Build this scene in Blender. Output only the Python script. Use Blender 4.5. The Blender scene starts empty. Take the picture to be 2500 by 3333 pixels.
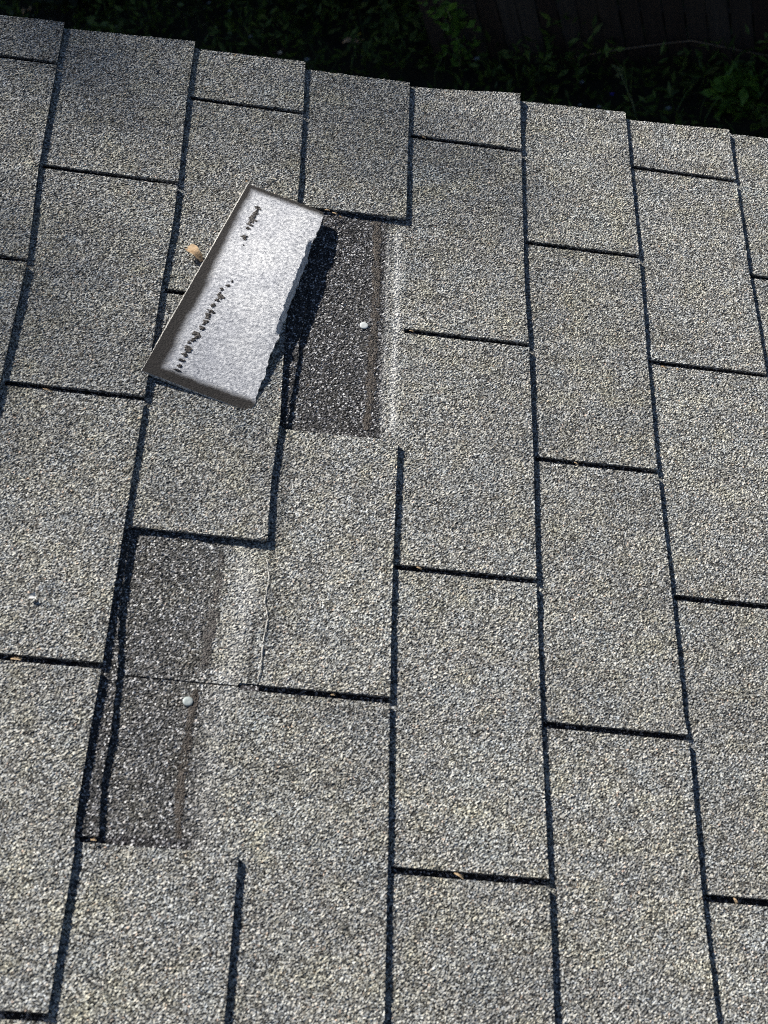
import bpy, math, random
import numpy as np
from mathutils import Matrix, Vector

rng = np.random.default_rng(11)
random.seed(5)
SC = bpy.context.scene
COL = SC.collection

# ------------------------------------------------------------------ camera
PITCH = math.radians(26.565)
cam_d = bpy.data.cameras.new('camera')
cam = bpy.data.objects.new('camera', cam_d)
COL.objects.link(cam)
SC.camera = cam
right = Vector((0.96049, 0.02953, -0.27675))
down = Vector((-0.13267, -0.82556, -0.5485))
fwd = Vector((-0.24467, 0.56355, -0.78902))
M = Matrix.Identity(4)
for i in range(3):
    M[i][0] = right[i]; M[i][1] = -down[i]; M[i][2] = -fwd[i]
M[0][3], M[1][3], M[2][3] = 0.690319, -1.656895, 0.950119
cam.matrix_world = M
cam_d.sensor_fit = 'HORIZONTAL'
cam_d.sensor_width = 36.0
cam_d.lens = 36.0 * 4700 / 2500
cam_d.clip_start = 0.05
cam_d.clip_end = 500
cam_d.dof.use_dof = True
cam_d.dof.focus_distance = 1.75
cam_d.dof.aperture_fstop = 17

# ------------------------------------------------------------------ sky, sun, exposure
# direction to the sun in roof terms: up the slope, from beyond the rake, low over the shingles
EPS = math.radians(27)
a, b = 1.0, 0.85
n = math.hypot(a, b)
rv, ru, rw = -a / n * math.cos(EPS), -b / n * math.cos(EPS), math.sin(EPS)
c_, s_ = math.cos(PITCH), math.sin(PITCH)
SUN = Vector((rv * c_ + rw * s_, -ru, -rv * s_ + rw * c_))
world = bpy.data.worlds.new('World')
SC.world = world
world.use_nodes = True
wn = world.node_tree
sky = wn.nodes.new('ShaderNodeTexSky')
sky.sky_type = 'NISHITA'
sky.sun_disc = False
sky.air_density = 0.55
sky.dust_density = 0.2
sky.sun_elevation = math.asin(SUN.z)
sky.sun_rotation = math.atan2(SUN.x, SUN.y)
wn.links.new(sky.outputs[0], wn.nodes['Background'].inputs['Color'])
wn.nodes['Background'].inputs['Strength'].default_value = 0.05
sun_d = bpy.data.lights.new('sun', 'SUN')
sun_d.energy = 5.0
sun_d.angle = math.radians(0.53)
sun_d.color = (1.0, 0.955, 0.88)
sun = bpy.data.objects.new('sun', sun_d)
COL.objects.link(sun)
sun.rotation_euler = SUN.to_track_quat('Z', 'Y').to_euler()
sun.location = SUN * 20
SC.view_settings.view_transform = 'Standard'
SC.view_settings.look = 'None'
SC.view_settings.exposure = 0.52
SC.view_settings.gamma = 1.0
SC.render.film_transparent = False
SC.cycles.use_denoising = False
SC.cycles.use_adaptive_sampling = True
SC.cycles.adaptive_threshold = 0.02
SC.cycles.max_bounces = 4
SC.cycles.diffuse_bounces = 3
SC.cycles.filter_width = 1.0

# ------------------------------------------------------------------ helpers
def tag(o, label=None, cat=None, group=None, kind=None):
    if label: o['label'] = label
    if cat: o['category'] = cat
    if group: o['group'] = group
    if kind: o['kind'] = kind
    return o

def empty(name, loc=(0, 0, 0), rot=(0, 0, 0)):
    o = bpy.data.objects.new(name, None)
    o.empty_display_size = 0.1
    o.location = loc; o.rotation_euler = rot
    COL.objects.link(o)
    return o

def mesh_obj(name, verts, faces, mat, parent=None, loc=None, rot=None, smooth=False, attrs=None, pre=None):
    """verts (N,3) numpy, faces (M,4) numpy int or list"""
    me = bpy.data.meshes.new(name)
    if isinstance(faces, np.ndarray):
        nv, nf, k = len(verts), len(faces), faces.shape[1]
        me.vertices.add(nv)
        me.vertices.foreach_set('co', np.asarray(verts, np.float32).ravel())
        me.loops.add(nf * k)
        me.loops.foreach_set('vertex_index', faces.astype(np.int32).ravel())
        me.polygons.add(nf)
        me.polygons.foreach_set('loop_start', np.arange(0, nf * k, k, dtype=np.int32))
        me.update(calc_edges=True)
    else:
        me.from_pydata([tuple(map(float, v)) for v in verts], [], faces)
    me.polygons.foreach_set('use_smooth', [smooth] * len(me.polygons))
    if attrs:
        for nm, arr in attrs.items():
            at = me.attributes.new(nm, 'FLOAT', 'POINT')
            at.data.foreach_set('value', np.asarray(arr, np.float32))
    me.materials.append(mat)
    me.validate()
    me.update()
    o = bpy.data.objects.new(name, me)
    COL.objects.link(o)
    if parent: o.parent = parent
    if loc is not None: o.location = loc
    if rot is not None: o.rotation_euler = rot
    return o

class NT:
    def __init__(self, name):
        self.m = bpy.data.materials.new(name); self.m.use_nodes = True
        self.t = self.m.node_tree
        self.b = self.t.nodes['Principled BSDF']
        self.t.nodes['Principled BSDF'].inputs['Roughness'].default_value = 0.9
    def n(self, typ, **kw):
        x = self.t.nodes.new(typ)
        for k, v in kw.items():
            if k in x.inputs: x.inputs[k].default_value = v
            else: setattr(x, k, v)
        return x
    def l(self, a, b): self.t.links.new(a, b)
    def coord(self, scale=(1, 1, 1)):
        tc = self.n('ShaderNodeTexCoord'); mp = self.n('ShaderNodeMapping')
        mp.inputs['Scale'].default_value = scale
        self.l(tc.outputs['Object'], mp.inputs['Vector']); return mp.outputs[0]
    def ramp(self, fac, stops, interp='LINEAR'):
        r = self.n('ShaderNodeValToRGB'); e = r.color_ramp.elements
        r.color_ramp.interpolation = interp
        while len(e) < len(stops): e.new(0.5)
        for x, (p, col) in zip(e, stops):
            x.position = p; x.color = (*col, 1) if len(col) == 3 else col
        self.l(fac, r.inputs[0]); return r.outputs[0]
    def mix(self, fac, A, B, blend='MIX'):
        x = self.n('ShaderNodeMix', data_type='RGBA', blend_type=blend)
        for s, v in ((x.inputs[0], fac), (x.inputs[6], A), (x.inputs[7], B)):
            if hasattr(v, 'links'): self.l(v, s)
            elif isinstance(v, (int, float)): s.default_value = v
            else: s.default_value = (*v, 1)
        return x.outputs[2]
    def attr(self, nm):
        x = self.n('ShaderNodeAttribute'); x.attribute_name = nm; return x.outputs['Fac']
    def math(self, op, A, B=0.0):
        x = self.n('ShaderNodeMath', operation=op)
        for s, v in ((x.inputs[0], A), (x.inputs[1], B)):
            if hasattr(v, 'links'): self.l(v, s)
            else: s.default_value = v
        return x.outputs[0]

# ------------------------------------------------------------------ materials
def granule_material():
    t = NT('mineral_granules')
    co = t.coord()
    v1 = t.n('ShaderNodeTexVoronoi', Scale=680.0); t.l(co, v1.inputs['Vector'])
    sep = t.n('ShaderNodeSeparateColor'); t.l(v1.outputs['Color'], sep.inputs[0])
    # every granule its own crushed stone shade
    weath = t.ramp(sep.outputs[0], [(0.0, (0.028, 0.027, 0.026)), (0.25, (0.095, 0.093, 0.086)), (0.5, (0.235, 0.234, 0.225)),
                                    (0.78, (0.46, 0.456, 0.432)), (1.0, (0.76, 0.752, 0.715))])
    tint = t.ramp(sep.outputs[1], [(0.0, (0.93, 0.98, 1.06)), (0.4, (1, 1, 1)), (0.75, (1.02, 1.01, 0.96)), (0.97, (1.04, 0.99, 0.93)), (1.0, (1.2, 0.92, 0.78))])
    weath = t.mix(1.0, weath, tint, 'MULTIPLY')
    lapc = t.ramp(sep.outputs[0], [(0.0, (0.009, 0.009, 0.010)), (0.6, (0.027, 0.026, 0.028)), (0.78, (0.085, 0.078, 0.088)), (0.91, (0.34, 0.34, 0.36)), (1.0, (0.85, 0.85, 0.86))])
    clean_or_sunlit = t.ramp(sep.outputs[0], [(0.0, (0.12, 0.12, 0.13)), (0.25, (0.42, 0.42, 0.42)), (0.6, (0.72, 0.715, 0.68)), (1.0, (0.92, 0.91, 0.87))])
    # broad weathering blotches
    nz = t.n('ShaderNodeTexNoise', Scale=9.0, Detail=4.0, Roughness=0.6); t.l(co, nz.inputs['Vector'])
    bl = t.ramp(nz.outputs['Fac'], [(0.30, (0.88, 0.88, 0.89)), (0.5, (1, 1, 1)), (0.7, (1.10, 1.10, 1.07))])
    weath = t.mix(1.0, weath, bl, 'MULTIPLY')
    nz2 = t.n('ShaderNodeTexNoise', Scale=34.0, Detail=3.0); t.l(co, nz2.inputs['Vector'])
    bl2 = t.ramp(nz2.outputs['Color'], [(0.3, (0.93, 0.98, 1.03)), (0.5, (1, 1, 1)), (0.68, (1.05, 1.03, 0.92))])
    weath = t.mix(1.0, weath, bl2, 'MULTIPLY')
    cs = t.coord((5, 34, 5)); nz4 = t.n('ShaderNodeTexNoise', Scale=1.0, Detail=4.0, Roughness=0.6); t.l(cs, nz4.inputs['Vector'])
    weath = t.mix(1.0, weath, t.ramp(nz4.outputs['Fac'], [(0.32, (0.88, 0.875, 0.87)), (0.5, (1, 1, 1)), (0.68, (1.08, 1.08, 1.07))]), 'MULTIPLY')
    tone = t.n('ShaderNodeCombineColor')
    tv = t.attr('tone')
    for i in range(3): t.l(tv, tone.inputs[i])
    weath = t.mix(1.0, weath, tone.outputs[0], 'MULTIPLY')
    col = t.mix(t.attr('lap'), weath, lapc)
    col = t.mix(t.attr('clean_or_sunlit'), col, clean_or_sunlit)
    # scattered rusty or lichen coloured flecks
    nz3 = t.n('ShaderNodeTexNoise', Scale=60.0, Detail=2.0); t.l(co, nz3.inputs['Vector'])
    fl = t.ramp(nz3.outputs['Fac'], [(0.72, (0, 0, 0)), (0.80, (0.4, 0.4, 0.4))])
    col = t.mix(fl, col, (0.36, 0.27, 0.17))
    t.l(col, t.b.inputs['Base Color'])
    t.b.inputs['Roughness'].default_value = 0.75
    t.b.inputs['Specular IOR Level'].default_value = 0.35
    v2 = t.n('ShaderNodeTexVoronoi', Scale=900.0); t.l(co, v2.inputs['Vector'])
    bp = t.n('ShaderNodeBump', Strength=0.6, Distance=0.0008); bp.invert = True
    t.l(v2.outputs['Distance'], bp.inputs['Height'])
    t.l(bp.outputs[0], t.b.inputs['Normal'])
    return t.m

def simple(name, c1, c2, scale=40, rough=0.9, bump=0.0, bscale=200, bdist=0.001, metal=0.0, detail=4):
    t = NT(name); co = t.coord()
    nz = t.n('ShaderNodeTexNoise', Scale=float(scale), Detail=float(detail)); t.l(co, nz.inputs['Vector'])
    col = t.ramp(nz.outputs['Fac'], [(0.32, c1), (0.68, c2)])
    t.l(col, t.b.inputs['Base Color'])
    t.b.inputs['Roughness'].default_value = rough
    t.b.inputs['Metallic'].default_value = metal
    if bump:
        n2 = t.n('ShaderNodeTexNoise', Scale=float(bscale), Detail=3.0); t.l(co, n2.inputs['Vector'])
        bp = t.n('ShaderNodeBump', Strength=bump, Distance=bdist)
        t.l(n2.outputs['Fac'], bp.inputs['Height']); t.l(bp.outputs[0], t.b.inputs['Normal'])
    return t.m

M_GRAN = granule_material()
M_TAR = simple('sealant_tar', (0.05, 0.042, 0.035), (0.12, 0.10, 0.084), 120, 0.7, 0.8, 500, 0.001)
M_TARD = simple('tar_residue', (0.03, 0.026, 0.024), (0.16, 0.145, 0.135), 420, 0.7, 1.0, 500, 0.001)
M_ASPH = simple('asphalt_core', (0.012, 0.012, 0.013), (0.03, 0.03, 0.03), 200, 0.8, 0.6)
M_NAIL = simple('galvanised_steel', (0.36, 0.42, 0.42), (0.55, 0.60, 0.59), 500, 0.6, 0.3, 900, 0.0003, metal=0.35)
M_NAILB = simple('bright_galvanised_steel', (0.62, 0.66, 0.66), (0.80, 0.83, 0.82), 500, 0.5, 0.2, 900, 0.0002, metal=0.2)
M_SCAR = simple('dried_adhesive', (0.35, 0.34, 0.32), (0.75, 0.74, 0.70), 300, 0.9)
M_LEAFDRY = simple('dry_leaf', (0.38, 0.24, 0.12), (0.72, 0.52, 0.32), 150, 0.8, 0.5, 300)
M_STRAW = simple('straw', (0.45, 0.30, 0.16), (0.80, 0.62, 0.40), 90, 0.8)
M_WHITE = simple('pale_chip', (0.7, 0.7, 0.68), (0.85, 0.85, 0.82), 90, 0.8)
M_WOODT = simple('painted_trim', (0.55, 0.53, 0.49), (0.65, 0.63, 0.58), 12, 0.6)
M_DECK = simple('roof_deck_plywood', (0.10, 0.07, 0.04), (0.16, 0.11, 0.07), 14, 0.9)

def siding_material():
    t = NT('lap_siding'); co = t.coord((0, 0, 7.5))
    w = t.n('ShaderNodeTexWave', Scale=1.0); w.wave_profile = 'SAW'; w.bands_direction = 'Z'; t.l(co, w.inputs['Vector'])
    bp = t.n('ShaderNodeBump', Strength=0.6, Distance=0.01); t.l(w.outputs['Fac'], bp.inputs['Height'])
    t.l(bp.outputs[0], t.b.inputs['Normal'])
    t.b.inputs['Base Color'].default_value = (0.38, 0.36, 0.32, 1)
    return t.m
M_SIDE = siding_material()

def backing_material():
    t = NT('felt_backing'); co = t.coord()
    nz = t.n('ShaderNodeTexNoise', Scale=300.0, Detail=4.0, Roughness=0.8); t.l(co, nz.inputs['Vector'])
    g = t.ramp(nz.outputs['Fac'], [(0.34, (0.22, 0.23, 0.26)), (0.5, (0.58, 0.59, 0.62)), (0.63, (0.95, 0.95, 0.96))])
    nb = t.n('ShaderNodeTexNoise', Scale=22.0, Detail=3.0); t.l(co, nb.inputs['Vector'])
    g = t.mix(1.0, g, t.ramp(nb.outputs['Fac'], [(0.3, (0.82, 0.83, 0.86)), (0.65, (1.05, 1.05, 1.04))]), 'MULTIPLY')
    dk = t.ramp(nz.outputs['Fac'], [(0.3, (0.007, 0.006, 0.006)), (0.7, (0.038, 0.033, 0.031))])
    nd = t.n('ShaderNodeTexNoise', Scale=70.0, Detail=5.0, Roughness=0.7); t.l(co, nd.inputs['Vector'])
    f0 = t.math('ADD', t.attr('border'), t.math('MULTIPLY', t.math('SUBTRACT', nd.outputs['Fac'], 0.5), 0.5))
    f = t.math('ADD', f0, t.math('MULTIPLY', t.math('SUBTRACT', nz.outputs['Fac'], 0.5), 0.7))
    f = t.ramp(f, [(0.32, (0, 0, 0)), (0.85, (1, 1, 1))])
    col = t.mix(f, g, dk)
    t.l(col, t.b.inputs['Base Color'])
    t.b.inputs['Roughness'].default_value = 0.85
    bp = t.n('ShaderNodeBump', Strength=0.6, Distance=0.0008)
    t.l(nz.outputs['Fac'], bp.inputs['Height']); t.l(bp.outputs[0], t.b.inputs['Normal'])
    return t.m
M_BACK = backing_material()

def leaf_material(name, c1, c2, rough=0.55):
    t = NT(name)
    info = t.n('ShaderNodeNewGeometry')
    col = t.ramp(info.outputs['Random Per Island'], [(0.0, c1), (1.0, c2)])
    t.l(col, t.b.inputs['Base Color']); t.b.inputs['Roughness'].default_value = rough
    return t.m
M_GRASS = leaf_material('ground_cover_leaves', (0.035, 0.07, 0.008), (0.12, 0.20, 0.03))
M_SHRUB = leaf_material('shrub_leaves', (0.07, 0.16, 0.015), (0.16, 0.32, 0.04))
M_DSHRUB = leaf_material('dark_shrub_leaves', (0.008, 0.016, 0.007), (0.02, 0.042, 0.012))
M_TREE = leaf_material('tree_leaves', (0.02, 0.05, 0.012), (0.05, 0.10, 0.03))
M_BARK = simple('bark', (0.05, 0.035, 0.025), (0.11, 0.085, 0.06), 20, 0.95, 0.8, 30, 0.02)
M_SOIL = simple('soil', (0.012, 0.013, 0.007), (0.035, 0.035, 0.018), 3, 1.0, 0.8, 20, 0.03)
M_STEM = simple('weed_stem', (0.16, 0.20, 0.08), (0.28, 0.32, 0.14), 20, 0.8)
M_TWIG = simple('dry_vine', (0.2, 0.14, 0.09), (0.32, 0.24, 0.16), 20, 0.8)

def fence_material():
    t = NT('weathered_fence_wood')
    tc = t.n('ShaderNodeTexCoord'); mp = t.n('ShaderNodeMapping'); mp.inputs['Scale'].default_value = (9, 9, 0.8)
    t.l(tc.outputs['Object'], mp.inputs['Vector'])
    nz = t.n('ShaderNodeTexNoise', Scale=4.0, Detail=6.0, Roughness=0.65); t.l(mp.outputs[0], nz.inputs['Vector'])
    g = t.n('ShaderNodeNewGeometry')
    r = t.ramp(g.outputs['Random Per Island'], [(0.0, (0.032, 0.018, 0.012)), (0.5, (0.048, 0.035, 0.027)), (1.0, (0.066, 0.056, 0.048))])
    col = t.mix(1.0, r, t.ramp(nz.outputs['Fac'], [(0.3, (0.55, 0.52, 0.5)), (0.7, (1.1, 1.1, 1.1))]), 'MULTIPLY')
    t.l(col, t.b.inputs['Base Color']); t.b.inputs['Roughness'].default_value = 0.9
    return t.m
M_FENCE = fence_material()

# ------------------------------------------------------------------ roof
# roof frame: x = down the slope, y = -u (u runs from the rake towards the camera), z = out of the roof
BUTT = {
 -3: [(0.2, -0.432)], -2: [(0.2, -0.296)], -1: [(0.2, -0.162), (0.6, -0.150), (1.4, -0.142)],
 0: [(0.2171, -0.0256), (0.4674, -0.0155), (0.5992, -0.0049), (0.7568, -0.0041), (1.4, -0.004)],
 1: [(0.2143, 0.1301), (0.3049, 0.1308), (0.4508, 0.136), (0.5211, 0.1374), (0.6078, 0.1354), (0.7601, 0.1366), (0.9115, 0.1362), (1.0591, 0.136), (1.1306, 0.1347), (1.2012, 0.1343), (1.2339, 0.1374), (1.3653, 0.1363)],
 2: [(0.2138, 0.265), (0.3017, 0.2678), (0.4205, 0.2705), (0.6512, 0.2698), (0.7629, 0.2728), (0.8415, 0.2693), (0.9098, 0.2709), (1.0644, 0.2716), (1.2182, 0.2703), (1.3535, 0.271)],
 3: [(0.2198, 0.3951), (0.4498, 0.3955), (0.7707, 0.3938), (0.8531, 0.3931), (0.9695, 0.3926), (1.0772, 0.3939), (1.2152, 0.3962), (1.3452, 0.397)],
 4: [(0.212, 0.5348), (0.3062, 0.5345), (0.5397, 0.533), (0.6158, 0.5352), (0.7685, 0.536), (0.9167, 0.5344), (1.0661, 0.5345), (1.2182, 0.5362), (1.3343, 0.5367)],
 5: [(0.2129, 0.6726), (0.451, 0.6727), (0.6093, 0.6708), (0.7563, 0.6698), (0.9122, 0.6726), (1.0441, 0.673), (1.0684, 0.6753), (1.2168, 0.6736), (1.3221, 0.676)],
 6: [(0.2077, 0.8098), (0.453, 0.808), (0.6053, 0.8099), (1.4, 0.811)],
 7: [(0.2, 0.946), (1.4, 0.948)], 8: [(0.2, 1.083)], 9: [(0.2, 1.219)], 10: [(0.2, 1.356)],
}
def B(j, u):
    p = BUTT[j]
    return np.interp(u, [q[0] for q in p], [q[1] for q in p])
CUTS = {   # course j: positions of the slots
 0: [0.2886, 0.6008, 0.910, 1.215, 1.520], 1: [0.4537, 0.7602, 1.061, 1.3632],
 2: [0.3037, 0.6096, 0.9126, 1.2172, 1.522], 3: [0.4552, 0.7675, 1.063, 1.369],
 4: [0.3067, 0.6164, 0.9176, 1.2192, 1.524], 5: [0.4548, 0.7648, 1.0677, 1.372],
 6: [0.2973, 0.6096, 0.913, 1.2175, 1.522], 7: [0.4525, 0.757, 1.062, 1.367],
}
RAKE = {0: (0.2180, 0.2142), 1: (0.2176, 0.2081), 2: (0.2142, 0.2112), 3: (0.2181, 0.2164), 4: (0.2173, 0.2056), 5: (0.2095, 0.2030), 6: (0.2104, 0.2044), 7: (0.204, 0.200)}
U_END = 1.95
H = 0.0044          # step at each butt
TH = 0.0036         # thickness of a shingle
SLOT = 0.0034       # half width of a slot

def lowfreq(u, v, seed, f=14.0):
    r = np.random.default_rng(seed)
    s = np.zeros_like(u)
    for i in range(5):
        k = r.normal(size=2) * f; s += np.sin(k[0] * u + k[1] * v + r.uniform(0, 6.28)) / 5
    return s

def plane(j, u, v):
    a0, b0 = B(j - 1, u), B(j, u)
    return H * (v - a0) / (b0 - a0)

def weld_grid(nu, nv):
    i = np.arange(nu * nv).reshape(nu, nv)
    return np.stack([i[:-1, :-1], i[1:, :-1], i[1:, 1:], i[:-1, 1:]], -1).reshape(-1, 4)

def smoothstep(x, a0, b0):
    t = np.clip((x - a0) / (b0 - a0), 0, 1); return t * t * (3 - 2 * t)

SCUFFS = [(0.2521, 0.1054, 0.012, 0.6), (0.2352, 0.7953, 0.008, 0.7), (0.2271, 0.5202, 0.01, 0.5), (0.2137, 0.5585, 0.008, 0.45), (0.3172, -0.0412, 0.006, 0.3), (0.236, 0.2412, 0.01, 0.2), (0.2111, 0.6634, 0.007, 0.5), (0.4621, 0.5296, 0.012, 0.2), (0.3737, 0.7068, 0.02, 0.15)]   # pale scuffed spots (u, v, radius, strength)
def surface_patch(name, parent, j, u0f, u1f, v0f, v1f, res, seed, slot_at=None, slots=(True, True), lift=True,
                  lap=None, clean_or_sunlit=None, tone=1.0, thick=TH, gran=0.0012, ragged=0.0):
    """a piece of shingle of course j between u0f(v), u1f(v) and v0f(u), v1f(u), with a granule relief and cut edges"""
    r = np.random.default_rng(seed)
    um = 0.5 * (u0f(0) + u1f(0)) if callable(u0f) else 0
    ua, ub = u0f(0.0), u1f(0.0)
    nu = max(3, int((ub - ua) / res)); nv = max(3, int((v1f(um) - v0f(um)) / res))
    S, T = np.meshgrid(np.linspace(0, 1, nu), np.linspace(0, 1, nv), indexing='ij')
    U = ua + (ub - ua) * S
    V = v0f(U) + (v1f(U) - v0f(U)) * T
    U = u0f(V) + (u1f(V) - u0f(V)) * S
    V = v0f(U) + (v1f(U) - v0f(U)) * T
    jit = 0.33 * res
    dU = r.uniform(-jit, jit, U.shape); dV = r.uniform(-jit, jit, U.shape)
    for A_ in (dU[0], dU[-1], dV[:, 0], dV[:, -1]): A_ *= 0.45
    U = U + dU; V = V + dV
    if ragged:
        e = smoothstep(T, 0.5, 1.0)
        wob = lowfreq(U, V * 0, seed + 5, 120) * 0.6 + lowfreq(U, V * 0, seed + 6, 420) * 0.5 + r.normal(size=(nu, 1)) * 0.25
        V = V + e * ragged * wob
    W = plane(j, U, V)
    if lift:
        t = smoothstep(V, B(j - 1, U) + 0.03, B(j, U))
        cu = (U - ua) / (ub - ua)
        amp = np.random.default_rng(seed + 77).uniform(0.0, 1.0, 4)
        W = W + t * (0.0009 * (amp[0] * (1 - cu) + amp[1] * cu) + 0.0007 * amp[2] * np.abs(2 * cu - 1) ** 2 + 0.00035 * (1 + lowfreq(U, V * 0, seed + 3, 40)))
    W = W + 0.0003 * lowfreq(U, V, seed + 9, 60)
    g = r.uniform(0, 1, U.shape)
    W = W + gran * (g ** 1.3 - 0.5)
    if clean_or_sunlit is None: cl = np.zeros_like(U)
    else: cl = clean_or_sunlit(U, V)
    la = np.zeros_like(U) if lap is None else lap(U, V)
    for (su, sv, sr, sa) in SCUFFS:
        if ua - 0.03 < su < ub + 0.03:
            q = ((U - su) ** 2 + (V - sv) ** 2) / sr ** 2
            cl = np.clip(cl + sa * np.exp(-q) * (0.6 + 0.8 * lowfreq(U, V, 321, 400)), 0, 1)
    P = np.stack([V, -U, W], -1).reshape(-1, 3)
    F = weld_grid(nu, nv)
    # cut edges: a skirt all round
    idx = np.arange(nu * nv).reshape(nu, nv)
    ring = np.concatenate([idx[:, 0], idx[-1, 1:], idx[-2::-1, -1], idx[0, -2:0:-1]])
    sk = P[ring].copy(); sk[:, 2] = plane(j, -sk[:, 1], sk[:, 0]) - thick + (0.0 if not lift else 0.0003)
    base = len(P); k = len(ring)
    a0 = np.arange(k); b0 = (a0 + 1) % k
    SF = np.stack([ring[a0], base + a0, base + b0, ring[b0]], -1)
    P = np.concatenate([P, sk]); F = np.concatenate([F, SF])
    F = F[:, ::-1]
    one = np.ones(k)
    lapv = np.concatenate([la.ravel(), one]); clv = np.concatenate([cl.ravel(), one * 0])
    tn = np.full(len(P), tone)
    if j == 3:   # dirt that washed down beside the lost tabs
        uu, vv = -P[:, 1], P[:, 0]
        d = np.exp(-((vv - 0.281 + 0.002 * lowfreq(uu, vv, 95, 60)) / 0.006) ** 2) * smoothstep(uu, 0.76, 0.79) * (1 - smoothstep(uu, 1.0, 1.06))
        d2 = np.exp(-((vv - 0.2665) / 0.0022) ** 2) * smoothstep(uu, 0.985, 1.0) * (1 - smoothstep(uu, 1.055, 1.06))
        tn = tn * (1 - 0.33 * d) * (1 - 0.6 * d2)
    o = mesh_obj(name, P, np.ascontiguousarray(F), M_GRAN, parent, attrs={'lap': lapv, 'clean_or_sunlit': clv, 'tone': tn})
    # orient outward
    return o

house = empty('house', (0, 0, 0))
tag(house, 'house under the grey asphalt shingle roof that fills the photo', 'house')

# roof deck, one slab under all shingles
def box(name, lo, hi, mat, parent=None, loc=None, rot=None, bev=0.0):
    import bmesh
    bm = bmesh.new(); bmesh.ops.create_cube(bm, size=1)
    for v in bm.verts:
        for i in range(3): v.co[i] = lo[i] if v.co[i] < 0 else hi[i]
    if bev: bmesh.ops.bevel(bm, geom=list(bm.edges), offset=bev, segments=2, affect='EDGES')
    me = bpy.data.meshes.new(name); bm.to_mesh(me); bm.free(); me.materials.append(mat)
    o = bpy.data.objects.new(name, me); COL.objects.link(o)
    if parent: o.parent = parent
    if loc is not None: o.location = loc
    if rot is not None: o.rotation_euler = rot
    return o

roof = box('roof', (-2.2, -6.0, -0.034), (1.40, -0.232, -0.0145), M_DECK, house, rot=(0, PITCH, 0))

# coarse upper laps of every course (what the slots look down on)
def laps():
    P = []; F = []
    for j in range(-2, 11):
        us = np.linspace(0.222, U_END, 40)
        a0 = B(j - 1, us)
        for vv in (a0 - 0.14, a0 + 0.004):
            for u, v in zip(us, vv): P.append((v, -u, float(plane(j, u, v)) - 0.0012))
        b = len(P) - 80
        for i in range(39): F.append((b + i, b + 40 + i, b + 41 + i, b + 1 + i))
    n_ = len(P)
    return mesh_obj('shingle_underlap', np.array(P), np.array(F), M_GRAN, roof, attrs={'lap': np.ones(n_), 'clean_or_sunlit': np.zeros(n_), 'tone': np.ones(n_)})
laps()

# the two exposed areas: 1 = course 3 tab gone (shows course 4), 2 = course 2 tab gone (shows course 3)
def lap1(U, V):
    inside = smoothstep(V, 0.3945, 0.3865 - 0.004 * 0)  # falls off at the old butt line
    n_ = 0.0016 * lowfreq(U, V, 3, 160)
    d = 1 - smoothstep(V + n_, 0.372, 0.386)
    return np.clip(d, 0, 1) * (0.90 + 0.10 * lowfreq(U, V, 91, 60))
def clean1(U, V):
    inu = smoothstep(U, 0.462, 0.475) * (1 - smoothstep(U, 0.752, 0.764))
    n_ = 0.0018 * lowfreq(U, V, 4, 140)
    x = V + n_
    return inu * np.clip((0.35 * np.exp(-((x - 0.378) / 0.003) ** 2) + 0.85 * np.exp(-((x - 0.3885) / 0.0038) ** 2)) * (0.95 + 0.35 * lowfreq(U, V * 0, 8, 60)), 0, 1)
def lap2(U, V):
    n_ = 0.006 * lowfreq(U, V, 13, 40) + 0.002 * lowfreq(U, V, 14, 150)
    edge = np.interp(U, [0.9, 1.0, 1.06, 1.1, 1.22, 1.3], [0.234, 0.230, 0.222, 0.224, 0.231, 0.231])
    fade = 1 - 0.10 * smoothstep(U, 1.17, 1.235)
    return np.clip((1 - smoothstep(V + n_, edge - np.interp(U, [1.0, 1.08], [0.012, 0.006]), edge + np.interp(U, [1.0, 1.08], [0.018, 0.034]))), 0, 1) * (0.70 + 0.12 * lowfreq(U, V, 92, 50)) * fade + 0.3 * smoothstep(U, 1.207, 1.213) * (1 - smoothstep(V, 0.225, 0.245))
def clean2(U, V):
    n_ = 0.006 * lowfreq(U, V, 23, 30)
    cen = np.interp(U, [0.9, 1.0, 1.06, 1.14, 1.22], [0.256, 0.252, 0.247, 0.243, 0.243])
    inu = smoothstep(U, 0.905, 0.93) * (1 - smoothstep(U, 1.19, 1.26))
    wd = np.where(V < cen, 0.011, 0.009)
    return inu * np.interp(U, [0.9, 1.05, 1.10], [0.42, 0.38, 0.20]) * np.exp(-((V + n_ - cen) / wd) ** 2)
def edge_grey(U, V):   # weathered bits of the exposed region keep neutral
    return np.zeros_like(U)

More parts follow.
